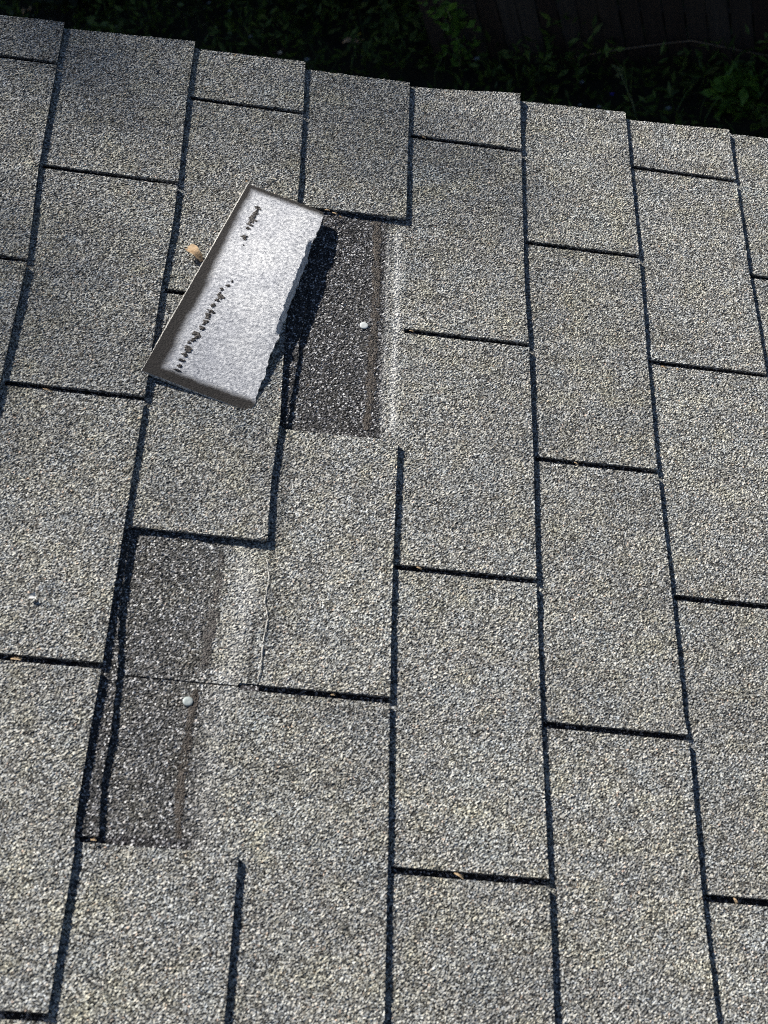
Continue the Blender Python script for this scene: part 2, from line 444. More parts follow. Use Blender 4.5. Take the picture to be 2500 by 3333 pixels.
MISSING = {(3, 1), (2, 3)}
COARSE = 0.004
def field(j, i, ua, ub, e0, e1, res, seed):
    """tab i of course j, from ua to ub (slot centres or plain ends)"""
    a_line = (lambda U, j=j: B(j - 1, U) - 0.016)
    extend = (j == 4 and ua < 0.77 and ub > 0.45) or (j == 3 and ua < 1.23 and ub > 0.90)
    if extend: a_line = (lambda U, j=j: B(j - 1, U) - 0.145)
    b_line = (lambda U, j=j: B(j, U))
    st = {3: 0.0}.get(j, 0.0)
    def s0(V):
        if not e0: return ua
        if j == 3 and abs(ua - 1.063) < 0.01: return ua + np.where(np.asarray(V) > 0.2575, SLOT, 0.0010)
        lim = B(j - 1, ua) + (0.003 if not (j == 3 and abs(ua - 1.063) < 0.01) else -0.013)
        return ua + np.where(np.asarray(V) > lim, SLOT, -0.0002)
    def s1(V):
        if not e1: return ub
        if j == 3 and abs(ub - 1.063) < 0.01: return ub - np.where(np.asarray(V) > 0.2575, SLOT, 0.0006)
        lim = B(j - 1, ub) + (0.003 if not (j == 3 and abs(ub - 1.063) < 0.01) else -0.013)
        return ub - np.where(np.asarray(V) > lim, SLOT, (-0.0002 if not (j == 3 and abs(ub - 1.063) < 0.01) else 0.0006))
    if i == 0:   # rake end, slightly skew
        r0, r1 = RAKE.get(j, (0.208, 0.205))
        x0, x1 = B(j - 1, r0), B(j, r1)
        s0 = lambda V: r0 + (r1 - r0) * (np.asarray(V) - x0) / (x1 - x0)
    lap = lap1 if j == 4 and extend else (lap2 if j == 3 and extend else (lambda U, V: 1 - smoothstep(V, B(j - 1, U) - 0.001, B(j - 1, U) + 0.001)))
    clean_or_sunlit = clean1 if j == 4 and extend else (clean2 if j == 3 and extend else None)
    tone = 1.0 + 0.04 * np.random.default_rng(seed + 31).normal()
    if j == 4 and extend:
        lp = lap1
        lap = lambda U, V: np.where(V < B(3, U) + 0.001, lp(U, V), 0) 
    if j == 3 and extend:
        lap = lambda U, V: np.where((U > 0.90) & (U < 1.30), lap2(U, V), 0)
    return surface_patch('shingle_tab', roof, j, s0, s1, a_line, b_line, res, seed, lap=lap, clean_or_sunlit=clean_or_sunlit, tone=tone)

FINE = 0.00125
for j in range(-2, 10):
    cuts = CUTS.get(j) or [u + (0 if j % 2 == 0 else 0.1524) for u in (0.3048, 0.6096, 0.9144, 1.2192, 1.524)]
    ends = [0.21] + [c for c in cuts] + [cuts[-1] + 0.3048]
    for i in range(len(ends) - 1):
        if (j, i) in MISSING: continue
        ua, ub = ends[i], ends[i + 1]
        # in view from the photograph's place?
        vis = 0 <= j <= 7 and ua < 1.40
        if j == 0 and ua > 0.8: vis = False
        if j == 7 and ua > 0.60: vis = False
        if j == -1 and ua < 0.5: vis = False
        t_ = field(j, i, ua, ub, i > 0, True, FINE if vis else COARSE, 1000 + j * 20 + i)

# torn remains of the lost tabs sticking out under the course above
t1 = surface_patch('torn_shingle_edge', roof, 3, lambda V: 0.4592, lambda V: 0.7635, lambda U: B(2, U) - 0.02,
                   lambda U: np.interp(U, [0.45, 0.52, 0.60, 0.66, 0.69, 0.728, 0.762], [0.283, 0.287, 0.290, 0.2865, 0.2855, 0.2822, 0.2812]),
                   0.0011, 501, lift=False, lap=lambda U, V: np.full_like(U, 0.9), ragged=0.0016)
t1['label'] = 'narrow torn strip of the lost upper tab'
t2 = surface_patch('torn_shingle_edge', roof, 2, lambda V: 0.9160, lambda V: 1.2150, lambda U: B(1, U) - 0.02,
                   lambda U: np.interp(U, [0.91, 0.95, 0.99, 1.02, 1.057, 1.09, 1.13, 1.17, 1.215], [0.1420, 0.1432, 0.1430, 0.1455, 0.1495, 0.1510, 0.1520, 0.1505, 0.1545]),
                   0.0011, 502, lift=False, lap=lambda U, V: np.full_like(U, 0.8), ragged=0.0014)
t2['label'] = 'narrow torn strip of the lost lower tab'

# sealant lines left on the exposed laps
def sealant(name, j, path, mat, seed, raise_=0.0004, keep=0.9, res=0.001):
    """path: list of (u, v centre, half width)"""
    r = np.random.default_rng(seed)
    us = np.arange(path[0][0], path[-1][0], res)
    pu = [p[0] for p in path]
    cen = np.interp(us, pu, [p[1] for p in path]); hw = np.interp(us, pu, [p[2] for p in path])
    cen = cen + 0.0006 * lowfreq(us, us * 0, seed, 150); hwl = hw * (1 + 0.5 * lowfreq(us, us * 0, seed + 1, 260) + 0.15 * r.normal(size=us.shape))
    nx = 13
    X = np.linspace(-1, 1, nx)
    U = np.repeat(us[:, None], nx, 1) + r.uniform(-.3, .3, (len(us), nx)) * res
    V = cen[:, None] + hwl[:, None] * X[None, :] + r.uniform(-.3, .3, (len(us), nx)) * res * .5
    W = plane(j, U, V) + raise_ * (1 - 0.7 * X[None, :] ** 2) + 0.0003 * r.normal(size=U.shape)
    W[:, 0] -= 0.0012; W[:, -1] -= 0.0012
    F = weld_grid(len(us), nx)
    fu = U.reshape(-1)[F].mean(1); fv = V.reshape(-1)[F].mean(1)
    m = (0.5 + 0.5 * lowfreq(fu, fv, seed + 2, 260) + r.normal(size=len(fu)) * 0.16 + 0.10 * np.abs(np.tile((X[:-1] + X[1:]) / 2, len(us) - 1)) ** 2) < keep
    F = np.ascontiguousarray(F[m][:, ::-1])
    return mesh_obj(name, np.stack([V, -U, W], -1).reshape(-1, 3), F, mat, roof)
s1 = sealant('sealant_strip', 4, [(0.458, 0.3635, .0048), (0.54, 0.3655, .0052), (0.615, 0.3660, .0048), (0.655, 0.3645, .0058), (0.71, 0.3645, .0050), (0.758, 0.3625, .0036)], M_TAR, 71, keep=0.80)
s1['label'] = 'brown sealant line beside the upper nail'
s2 = sealant('sealant_strip', 3, [(1.070, 0.2205, .004), (1.0975, 0.2185, .0030), (1.13, 0.2175, .0055), (1.165, 0.2165, .0042), (1.21, 0.2195, .0035)], M_TAR, 72, keep=0.78)
s2['label'] = 'brown sealant line below the lower nail'
s3 = sealant('sealant_strip', 3, [(0.925, 0.2300, .0030), (0.99, 0.2290, .0048), (1.05, 0.2245, .0050)], M_TARD, 73, keep=0.66)
s3['label'] = 'faint dark sealant trace above the lower nail'
# pale dried adhesive thread along the old tab edge
def thread(name, j, pts, rad, mat, seed, parent=roof):
    r = np.random.default_rng(seed)
    P = []; F = []
    us = np.linspace(pts[0][0], pts[-1][0], int(abs(pts[-1][0] - pts[0][0]) / 0.0016) + 2)
    cen = np.interp(us, [p[0] for p in pts], [p[1] for p in pts]) + 0.0009 * lowfreq(us, us * 0, seed, 200) + r.normal(size=us.shape) * 0.0003
    for i, (u, v) in enumerate(zip(us, cen)):
        rr = rad * (0.2 + 0.6 * abs(math.sin(i * 0.37 + seed))) * r.uniform(0.6, 1.3)
        w = float(plane(j, u, v)) + 0.0009
        for q in range(4):
            an = math.pi / 2 * q; P.append((v + rr * math.cos(an), -u, w + rr * math.sin(an)))
        if i:
            b_ = (i - 1) * 4
            for q in range(4): F.append((b_ + q, b_ + (q + 1) % 4, b_ + 4 + (q + 1) % 4, b_ + 4 + q))
    return mesh_obj(name, np.array(P), F, mat, parent)
thread('adhesive_thread', 3, [(0.928, 0.2725), (0.95, 0.2760), (0.975, 0.2745), (0.99, 0.2775), (1.02, 0.2755), (1.055, 0.2745)], 0.0009, M_SCAR, 4)

# nails
def nail(u, v, j, label, mat=None):
    import bmesh
    bm = bmesh.new()
    prof = [(0.0, 0.0006), (0.0020, 0.00065), (0.0040, 0.0006), (0.0046, 0.0003), (0.0046, -0.0004), (0.0016, -0.0006), (0.0015, -0.004)]
    N = 24; rings = []
    for r_, z in prof[1:]:
        rings.append([bm.verts.new((r_ * math.cos(2 * math.pi * k / N), r_ * math.sin(2 * math.pi * k / N) * 0.96, z)) for k in range(N)])
    c0 = bm.verts.new((0, 0, prof[0][1]))
    for k in range(N):
        bm.faces.new((c0, rings[0][k], rings[0][(k + 1) % N]))
        for a1, b1 in zip(rings, rings[1:]): bm.faces.new((a1[k], b1[k], b1[(k + 1) % N], a1[(k + 1) % N]))
    me = bpy.data.meshes.new('nail'); bm.to_mesh(me); bm.free(); me.materials.append(mat or M_NAIL)
    for p in me.polygons: p.use_smooth = True
    o = bpy.data.objects.new('nail', me); COL.objects.link(o); o.parent = roof
    o.location = (v, -u, float(plane(j, u, v)) + 0.0010); o.rotation_euler = (0.06, -0.05, 0.4)
    o['label'] = label
nail(0.6174, 0.354, 4, 'shiny nail head in the upper exposed patch', M_NAILB)
nail(1.0831, 0.2143, 3, 'dull nail head in the lower exposed patch')

# the rest of the house
box('rake_board', (-2.2, -0.248, -0.20), (1.38, -0.226, -0.036), M_WOODT, house, rot=(0, PITCH, 0), bev=0.002)
dz = box('drip_edge', (-2.2, -0.2255, -0.060), (1.40, -0.2225, -0.0146), M_WOODT, house, rot=(0, PITCH, 0))
def gable_wall():
    y0 = -0.62; z0 = -4.5
    x0, x1 = -6.0, 1.0
    zt = lambda x: -x * math.tan(PITCH) - 0.045
    pts = [(x0, z0), (x1, z0), (x1, zt(x1)), (-2.1, zt(-2.1)), (x0, zt(-2.1) - (-2.1 - x0) * math.tan(PITCH) * 0.9)]
    P = [(x, y0, z) for x, z in pts] + [(x, -6.0, z) for x, z in pts]
    n_ = len(pts)
    F = [tuple(range(n_)), tuple(range(2 * n_ - 1, n_ - 1, -1))] + [(i, i + n_, (i + 1) % n_ + n_, (i + 1) % n_) for i in range(n_)]
    return mesh_obj('wall', np.array(P), [tuple(reversed(f)) for f in F], M_SIDE, house)
gable_wall()

# ------------------------------------------------------------------ the torn-off tab lying upside down
# corners (v, u): top left, top right, bottom right, bottom left
CORN = [(0.2134, 0.4374), (0.3018, 0.4677), (0.2428, 0.7581), (0.1294, 0.7263)]
def loose_tab():
    # corners on the roof (v, u): top-left, top-right, bottom-right, bottom-left
    TL, TR, BR, BL = (np.array(q) for q in CORN)
    org = (TL + TR + BR + BL) / 4
    nu, nv = 300, 110
    S, T = np.meshgrid(np.linspace(0, 1, nu), np.linspace(0, 1, nv), indexing='ij')   # S along length, T across: 0 = left (factory) edge
    r = np.random.default_rng(9)
    def surf(S, T):
        P2 = ((1 - S)[..., None] * ((1 - T)[..., None] * TL + T[..., None] * TR) + S[..., None] * ((1 - T)[..., None] * BL + T[..., None] * BR))
        V, U = P2[..., 0].copy(), P2[..., 1].copy()
        rag = smoothstep(T, 0.75, 1.0) * (0.0022 * lowfreq(S * 0.3, T * 0, 61, 130) + 0.0012 * lowfreq(S * 0.3, T * 0, 62, 500) - 0.004 * np.sin(S * math.pi) * 0)
        V = V + rag
        # rests along its left edge, the torn edge bows up, tail end lies down
        bow = np.interp(S, [0, 0.12, 0.3, 0.55, 0.8, 1.0], [0.0035, 0.0065, 0.0105, 0.0100, 0.0035, -0.0020])
        W = np.interp(S, [0, 0.5, 1], [0.0060, 0.0062, 0.0060]) + bow * smoothstep(T, 0.0, 0.95) ** 0.9
        # a delaminated lip bends down along the middle of the torn edge
        lipS = smoothstep(S, 0.16, 0.24) * (1 - smoothstep(S, 0.60, 0.68))
        lip = lipS * smoothstep(T, 0.955, 1.0)
        W = W - 0.0075 * lip
        W = W + 0.0006 * lowfreq(U, V, 33, 60)
        return U, V, W
    U, V, W = surf(S, T)
    bot = W - 0.0032
    W = W + r.uniform(-.5, .5, W.shape) * 0.00030
    U = U + r.uniform(-.2, .2, U.shape) * 0.001; V = V + r.uniform(-.2, .2, U.shape) * 0.0008
    top = np.stack([V - org[0], -(U - org[1]), W], -1).reshape(-1, 3)
    wob = 0.10 * lowfreq(S, T, 43, 12)
    dl = T * 0.105; dr = (1 - T) * 0.105; dt = S * 0.30; db = (1 - S) * 0.30
    bl = 1 - smoothstep(dl + 0.003 * lowfreq(S, T, 44, 16), np.interp(S, [0, 0.3, 1], [-0.004, -0.001, 0.004]), np.interp(S, [0, 0.3, 1], [0.020, 0.026, 0.030]))
    bt = 1 - smoothstep(dt, -0.004, 0.018); bb = 1 - smoothstep(db, 0.002, 0.026)
    border = np.clip(1.18 * np.maximum(np.maximum(bl, bt), bb), 0, 1.2)
    me1 = mesh_obj('felt_backing', top, np.ascontiguousarray(weld_grid(nu, nv)[:, ::-1]), M_BACK, None, attrs={'border': border.ravel()}, smooth=False)
    # underside with granules + edges
    idx = np.arange(nu * nv).reshape(nu, nv)
    ring = np.concatenate([idx[:, 0], idx[-1, 1:], idx[-2::-1, -1], idx[0, -2:0:-1]])
    b2 = top.copy(); b2[:, 2] = (bot + r.uniform(-.5, .5, W.shape) * 0.0006).ravel()
    b2g = b2.reshape(nu, nv, 3)
    b2g[:, 0, 0] -= 0.0020; b2g[0, :, 1] += 0.0010; b2g[-1, :, 1] -= 0.0006
    tr = top[ring]
    P = np.concatenate([b2, tr]); k = len(ring); a0 = np.arange(k); b0 = (a0 + 1) % k; base = len(b2)
    SF = np.stack([base + a0, ring[a0], ring[b0], base + b0], -1)
    F = np.concatenate([weld_grid(nu, nv), SF])
    n_ = len(P)
    me2 = mesh_obj('granule_face', P, np.ascontiguousarray(F), M_GRAN, None, attrs={'lap': np.zeros(n_), 'clean_or_sunlit': np.concatenate([np.zeros(len(b2)), np.full(k, 1.0)]), 'tone': np.ones(n_)})  # edge ring painted pale for the sunlit line along the rim
    Rm = Matrix.Rotation(PITCH, 4, 'Y')
    root = empty('torn_shingle_tab', Rm @ Vector((org[0], -org[1], 0.0)), (0, PITCH, 0))
    me1.parent = root; me2.parent = root
    tag(root, 'torn-off shingle tab lying upside down, pale grey backing up with dark tar borders', 'shingle piece')
    # tar residue along the old sealant line: clumps
    blobs = [(0.10, 0.24, .005, .004), (0.13, 0.245, .008, .005), (0.16, 0.25, .009, .006), (0.19, 0.255, .008, .005), (0.22, 0.25, .004, .0035), (0.265, 0.27, .003, .004), (0.275, 0.28, .003, .002), (0.31, 0.30, .001, .001),
             (0.495, 0.365, .002, .001), (0.52, 0.345, .0035, .0025), (0.545, 0.31, .003, .003), (0.57, 0.32, .006, .0055), (0.60, 0.31, .003, .003), (0.625, 0.30, .004, .003), (0.655, 0.31, .003, .004), (0.68, 0.30, .005, .0035), (0.71, 0.31, .005, .0035), (0.74, 0.295, .004, .004),
             (0.775, 0.28, .006, .005), (0.81, 0.27, .007, .005), (0.845, 0.265, .006, .0045), (0.875, 0.275, .004, .003), (0.90, 0.27, .003, .0035), (0.925, 0.28, .003, .003), (0.945, 0.27, .002, .004)]
    for sel in (lambda q: q < 0.4, lambda q: q >= 0.4):
     P = []; F = []
     for (s0, t0, a1, b1) in [q for q in blobs if sel(q[0])]:
        for sub in range(4):
            s = s0 + random.uniform(-.5, .5) * a1 / 0.3; t = t0 + random.uniform(-.4, .4) * b1 / 0.1
            ra, rb = a1 * random.uniform(.15, .62), b1 * random.uniform(.2, 1.0)
            N = 14; c0 = len(P); ph = random.uniform(0, 6)
            for ringk, (fr, hh) in enumerate(((1.0, -0.0003), (0.85, 0.0006), (0.45, 0.0009))):
                for q in range(N):
                    an = 2 * math.pi * q / N
                    wv = 1 + 0.28 * math.sin(3 * an + ph) + 0.18 * math.sin(7 * an + 2 * ph) + random.uniform(-.12, .12)
                    ss = s + fr * wv * ra * math.cos(an) / 0.3; tt = t + fr * wv * rb * math.sin(an) / 0.105
                    u_, v_, w_ = surf(np.array([[ss]]), np.array([[tt]]))
                    P.append((float(v_[0, 0] - org[0]), -float(u_[0, 0] - org[1]), float(w_[0, 0]) + hh * random.uniform(.6, 1.5)))
            for ringk in range(2):
                for q in range(N):
                    A = c0 + ringk * N; Bn = A + N
                    F.append((A + q, A + (q + 1) % N, Bn + (q + 1) % N, Bn + q))
            F.append(tuple(c0 + 2 * N + q for q in range(N)))
     mesh_obj('tar_residue', np.array(P), F, M_TARD, root)
loose_tab()

# ------------------------------------------------------------------ dry leaf and litter on the shingles
def on_roof(u, v, w): return Matrix.Rotation(PITCH, 4, 'Y') @ Vector((v, -u, w))
def husk(name, u, v, w, L, Wd, ang, tilt, mat, label, cat, group=None, seed=0, curl=0.3):
    r = random.Random(seed)
    N = 9; P = []; F = []
    for i in range(N):
        t = i / (N - 1)
        half = Wd * (0.35 + 0.65 * t ** 0.7) * (1 - 0.25 * (t > 0.9)) * r.uniform(.85, 1.1) * 0.5
        for q in range(5):
            x = (q - 2) / 2
            P.append((L * (t - 0.5) + (r.uniform(-.12, .12) * Wd if i == N - 1 else 0), x * half, curl * half * (x * x) * 1.2 + 0.12 * L * math.sin(t * 3.1) + r.uniform(-1, 1) * 0.0002))
    nb = len(P)
    for p in list(P): P.append((p[0], p[1], p[2] - 0.00035))
    for i in range(N - 1):
        for q in range(4):
            a0 = i * 5 + q
            F.append((a0, a0 + 1, a0 + 6, a0 + 5)); F.append((nb + a0, nb + a0 + 5, nb + a0 + 6, nb + a0 + 1))
    ring = [q for q in range(5)] + [i * 5 + 4 for i in range(1, N)] + [(N - 1) * 5 + q for q in (3, 2, 1, 0)] + [i * 5 for i in range(N - 2, 0, -1)]
    for a0, b0 in zip(ring, ring[1:] + ring[:1]): F.append((a0, nb + a0, nb + b0, b0))
    o = mesh_obj(name, np.array(P), F, mat, None)
    Rm = Matrix.Rotation(PITCH, 4, 'Y') @ Matrix.Rotation(ang, 4, 'Z') @ Matrix.Rotation(tilt, 4, 'Y')
    o.matrix_world = Matrix.Translation(on_roof(u, v, w)) @ Rm
    tag(o, label, cat, group)
    return o
husk('dry_leaf', 0.556, 0.1660, 0.0048, 0.021, 0.014, math.radians(140), -0.16, M_LEAFDRY, 'curled tan dry leaf tucked under the edge of the upturned tab', 'leaf', seed=3)
LIT = [
 (0.4345, 0.2110, .0075, 6, 60, 3, 'tan leaf crumb at the top corner of the upturned tab'),
 (0.458, 0.3050, .0060, 9, 10, 4, 'pale leaf crumb at the upper right corner of the upturned tab'),
 (0.4585, 0.3140, .0030, 10, -8, 4, 'tan leaf crumbs in the slot beside the upturned tab'),
 (0.4615, 0.3210, .0020, 7, -25, 3, 'thin leaf crumb just right of the upturned tab corner'),
 (0.7640, 0.0420, .0030, 16, -8, 3, 'long tan husk in the left slot, level with the foot of the upturned tab'),
 (0.6165, 0.4060, .0020, 8, -6, 3, 'small tan husk in the slot just right of the upper exposed patch'),
 (0.6165, 0.6900, .0030, 11, -12, 4, 'tan husk in the middle slot of the right-hand column'),
 (0.6165, 0.7060, .0030, 6, -40, 3, 'small upright husk beside the tan husk in the right-hand column'),
 (0.7655, 0.5830, .0025, 8, -30, 3, 'small tan husk in the long slot right of centre'),
 (1.2195, 0.4580, .0035, 14, -20, 5, 'cream husk lying in the bottom centre slot'),
 (1.2185, 0.7050, .0030, 9, -60, 4, 'cream husk in the bottom right slot'),
 (0.9170, 0.4190, .0025, 9, -15, 3, 'tan husk in the slot near the centre, left end'),
 (0.3080, 0.4150, .0030, 7, -10, 3, 'tan husk in the upper slot near the roof edge'),
 (0.2165, 0.1800, .0028, 9, 60, 3, 'tan splinter standing on the rake edge, upper left'),
 (1.2190, 0.3060 - 0.155, .0045, 7, 10, 4, 'orange leaf crumb at the foot of the lower exposed patch'),
 (1.0625, 0.3420, .0030, 6, 10, 3, 'tiny crumb in the slot right of the lower nail'),
]
for i, (u, v, w, L, an, wd, lb) in enumerate(LIT):
    husk('leaf_crumb', u, v, w - 0.001, L * 0.62 / 1000, wd * 0.7 / 1000, math.radians(90 + an - 90), 0.15, M_STRAW, lb, 'leaf crumb', 'leaf crumbs caught on the shingles', seed=40 + i)
husk('leaf_crumb', 1.062, 0.0620, .0020, 0.009, 0.003, math.radians(5), 0.05, M_STRAW, 'reddish tan husk in the slot at the left edge of the photo', 'leaf crumb', 'leaf crumbs caught on the shingles', seed=80)
husk('pale_chip', 1.0000, 0.0660, .0052, 0.006, 0.007, 0.4, 0.1, M_WHITE, 'small white chip on the shingle at the left edge', 'chip', seed=81)

# ------------------------------------------------------------------ ground and vegetation beyond the rake
GZ = -4.5
def ground():
    n_ = 60
    xs = np.concatenate([np.linspace(-150, -12, 8)[:-1], np.linspace(-12, 12, n_), np.linspace(12, 150, 8)[1:]])
    X, Y = np.meshgrid(xs, xs, indexing='ij')
    Z = GZ + 0.03 * np.sin(X * 1.7) * np.cos(Y * 1.3)
    Z = np.where((np.abs(X) > 11) | (np.abs(Y) > 11), GZ, Z)
    o = mesh_obj('ground', np.stack([X, Y, Z], -1).reshape(-1, 3), np.ascontiguousarray(weld_grid(len(xs), len(xs))), M_SOIL, None, smooth=True)
    tag(o, kind='structure')
ground()

def leaf_quads(cen, size, up=0.4, seed=0, aspect=0.45):
    """folded leaf: 2 quads each, islands per leaf"""
    r = np.random.default_rng(seed); n_ = len(cen)
    d = r.normal(size=(n_, 3)); d[:, 2] = d[:, 2] * 0.5 + up; d /= np.linalg.norm(d, axis=1)[:, None]
    e = np.cross(d, r.normal(size=(n_, 3))); e /= np.linalg.norm(e, axis=1)[:, None]
    nn = np.cross(d, e)
    s = (size * r.uniform(0.6, 1.3, n_))[:, None]
    A = cen; C = cen + d * s; Mi = cen + d * s * 0.45 - nn * s * 0.08
    L = Mi + e * s * aspect * 0.5 + nn * s * 0.1; R_ = Mi - e * s * aspect * 0.5 + nn * s * 0.1
    P = np.stack([A, L, C, R_, Mi], 1).reshape(-1, 3)
    b_ = np.arange(n_) * 5
    F = np.concatenate([np.stack([b_, b_ + 1, b_ + 2, b_ + 4], 1), np.stack([b_, b_ + 4, b_ + 2, b_ + 3], 1)])
    return P, F

# weedy ground cover
N = 90000
r = np.random.default_rng(21)
cx = r.uniform(-7, 4, N); cy = r.uniform(1.6, 8.2, N)
clump = lowfreq(cx, cy, 5, 4) + 0.6 * lowfreq(cx, cy, 6, 11)
cz = GZ + 0.02 + np.abs(r.normal(size=N)) * 0.07 * (1 + np.clip(clump * 2.2, -0.6, 2.0))
keep = r.uniform(size=N) < (0.55 + 0.9 * clump)
P, F = leaf_quads(np.stack([cx, cy, cz], 1)[keep], 0.075, 0.5, 3, 0.35)
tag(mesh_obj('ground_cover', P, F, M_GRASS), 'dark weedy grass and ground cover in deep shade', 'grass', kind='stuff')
# long thin grass blades
def blades(n_, seed):
    r = np.random.default_rng(seed)
    P = []; F = []
    for i in range(n_):
        x, y = r.uniform(-6, 3.5), r.uniform(1.8, 7.5); h = r.uniform(.10, .28); an = r.uniform(0, 6.28); ln = r.uniform(.3, 1.1)
        dx, dy = math.cos(an), math.sin(an); wd = 0.004
        b_ = len(P)
        for q in range(4):
            t = q / 3; px = x + dx * h * ln * t * t; py = y + dy * h * ln * t * t; pz = GZ + h * t * (1 - .25 * t)
            w2 = wd * (1 - t * 0.85)
            P.append((px - dy * w2, py + dx * w2, pz)); P.append((px + dy * w2, py - dx * w2, pz))
        for q in range(3): F.append((b_ + 2 * q, b_ + 2 * q + 1, b_ + 2 * q + 3, b_ + 2 * q + 2))
    return np.array(P), np.array(F)
P, F = blades(5000, 8)
tag(mesh_obj('grass_blades', P, F, M_GRASS), 'long thin grass blades among the ground cover', 'grass', kind='stuff')

# place by real position: solved from the photograph onto the ground plane
C0 = np.array([0.690319, -1.656895, 0.950119]); RW = np.array([right, down, fwd])
def G(px, py, z):
    d = RW.T @ np.array([px - 1250, py - 1666.5, 4700.0]); t = (z - C0[2]) / d[2]
    return C0 + t * d

def tube(name, pts, rad, mat, parent=None, sides=6, taper=0.3):
    pts = [Vector(p) for p in pts]; P = []; F = []
    for i, p in enumerate(pts):
        t = (pts[min(i + 1, len(pts) - 1)] - pts[max(i - 1, 0)]).normalized()
        a1 = t.orthogonal().normalized(); b1 = t.cross(a1)
        rr = rad * (1 - (1 - taper) * i / (len(pts) - 1))
        for q in range(sides):
            an = 2 * math.pi * q / sides; P.append(p + a1 * rr * math.cos(an) + b1 * rr * math.sin(an))
        if i:
            b_ = (i - 1) * sides
            for q in range(sides): F.append((b_ + q, b_ + (q + 1) % sides, b_ + sides + (q + 1) % sides, b_ + sides + q))
    F.append(tuple(range(sides - 1, -1, -1))); F.append(tuple(len(P) - sides + q for q in range(sides)))
    return mesh_obj(name, np.array([tuple(p) for p in P]), F, mat, parent, smooth=True)

# fence
fA = G(1570, 205, GZ); fB = G(2334, 235, GZ)
fd = (fB - fA); fd[2] = 0; fd /= np.linalg.norm(fd); fn = np.array([-fd[1], fd[0], 0.0])
def fence():
    root = empty('wooden_fence', tuple(fA), (0, 0, math.atan2(fd[1], fd[0])))
    tag(root, 'dark weathered board fence standing in the shade behind the weeds', 'fence')
    P = []; F = []; r = random.Random(4)
    x = -0.30
    while x < 6.5:
        w = 0.122 + r.uniform(-.004, .004); h = 1.85 + r.uniform(-.02, .02); y = r.uniform(-.004, .004); lean = r.uniform(-.008, .008)
        b_ = len(P); g = r.uniform(.006, .014)
        for (xx, zz) in ((x + g / 2, 0.02), (x + w - g / 2, 0.02), (x + w - g / 2, h - 0.03), (x + w - 0.03, h), (x + 0.03, h), (x + g / 2, h - 0.03)):
            P.append((xx + lean * zz, y - 0.008, zz))
        for (xx, zz) in ((x + g / 2, 0.02), (x + w - g / 2, 0.02), (x + w - g / 2, h - 0.03), (x + w - 0.03, h), (x + 0.03, h), (x + g / 2, h - 0.03)):
            P.append((xx + lean * zz, y + 0.008, zz))
        F.append(tuple(b_ + i for i in range(6))); F.append(tuple(b_ + 11 - i for i in range(6)))
        for i in range(6): F.append((b_ + i, b_ + 6 + i, b_ + 6 + (i + 1) % 6, b_ + (i + 1) % 6))
        x += w
    mesh_obj('fence_boards', np.array(P), F, M_FENCE, root)
    for z in (0.3, 0.95, 1.6): box('rail', (-0.30, 0.016, z), (6.5, 0.054, z + 0.09), M_FENCE, root)
    for k in range(4): box('post', (-0.28 + k * 2.2, 0.056, -0.2), (-0.18 + k * 2.2, 0.146, 1.75), M_FENCE, root)
fence()

def bush(name, c, rad, n_, size, mat, label, cat, seed, group=None, stems=True, up=0.5, flat=1.0):
    r = np.random.default_rng(seed)
    d = r.normal(size=(n_, 3)); d /= np.linalg.norm(d, axis=1)[:, None]
    d *= (r.uniform(size=(n_, 1)) ** 0.45)
    lump = 0.78 + 0.5 * lowfreq(d[:, 0] * 3, d[:, 1] * 3 + d[:, 2] * 2, seed, 3.0)
    p = d * lump[:, None] * np.array(rad)
    p[:, 2] = np.abs(p[:, 2] + rad[2] * 0.75)
    P, F = leaf_quads(p, size, up, seed + 1, 0.55)
    root = empty(name, tuple(c)); tag(root, label, cat, group)
    mesh_obj('foliage', P, F, mat, root)
    for k in range(5 if stems else 0):
        a1 = r.uniform(0, 6.28); tip = np.array([math.cos(a1) * rad[0] * .6, math.sin(a1) * rad[1] * .6, rad[2] * r.uniform(1.0, 1.6)])
        tube('stem', [(0, 0, -0.03), tuple(tip * .4 + np.array([0, 0, .05])), tuple(tip)], 0.007, M_STEM, root)
    return root
g = G(2430, 300, GZ); g2 = fA + fd * np.dot(g - fA, fd) - fn * 0.30; g2[2] = GZ
bush('leafy_weed', g2, (0.13, 0.11, 0.17), 420, 0.075, M_SHRUB, 'bright green leafy weed growing in front of the fence at the right', 'plant', 31)
g = G(1530, 160, GZ); g3 = fA + fd * np.dot(g - fA, fd) - fn * 0.10; g3[2] = GZ
# climbing sprig on the fence, upper middle
v0 = g3 + fd * 0.02
root = empty('climbing_vine', tuple(v0)); tag(root, 'green vine sprig climbing the left end of the visible fence', 'vine')
r = np.random.default_rng(6)
zz = r.uniform(0.10, 1.2, 260)
pts = np.stack([np.sin(zz * 5) * 0.04 + r.normal(size=260) * 0.06, r.normal(size=260) * 0.035, zz], 1)
P, F = leaf_quads(pts, 0.065, 0.1, 5, 0.6); mesh_obj('foliage', P, F, M_SHRUB, root)
tube('stem', [(math.sin(z * 5) * 0.04, 0, z) for z in np.linspace(0, 1.2, 14)], 0.006, M_STEM, root)
# very dark shrubs along the left
for k, (px, py, rad) in enumerate([(1180, -60, (0.55, 0.5, 0.45)), (820, -110, (0.6, 0.5, 0.5)), (330, -40, (0.5, 0.45, 0.30)), (1400, -30, (0.35, 0.35, 0.5))]):
    c = G(px, py, GZ)
    lb = ['dark shrub beyond the roof edge, second from the fence', 'dark shrub at the top of the photo, centre left', 'low dark shrub nearest the upper left corner', 'dark shrub touching the left end of the fence'][k]
    bush('shrub', c, rad, 2600, 0.07, M_DSHRUB, lb, 'shrub', 60 + k, 'dark shrubs beyond the roof edge')
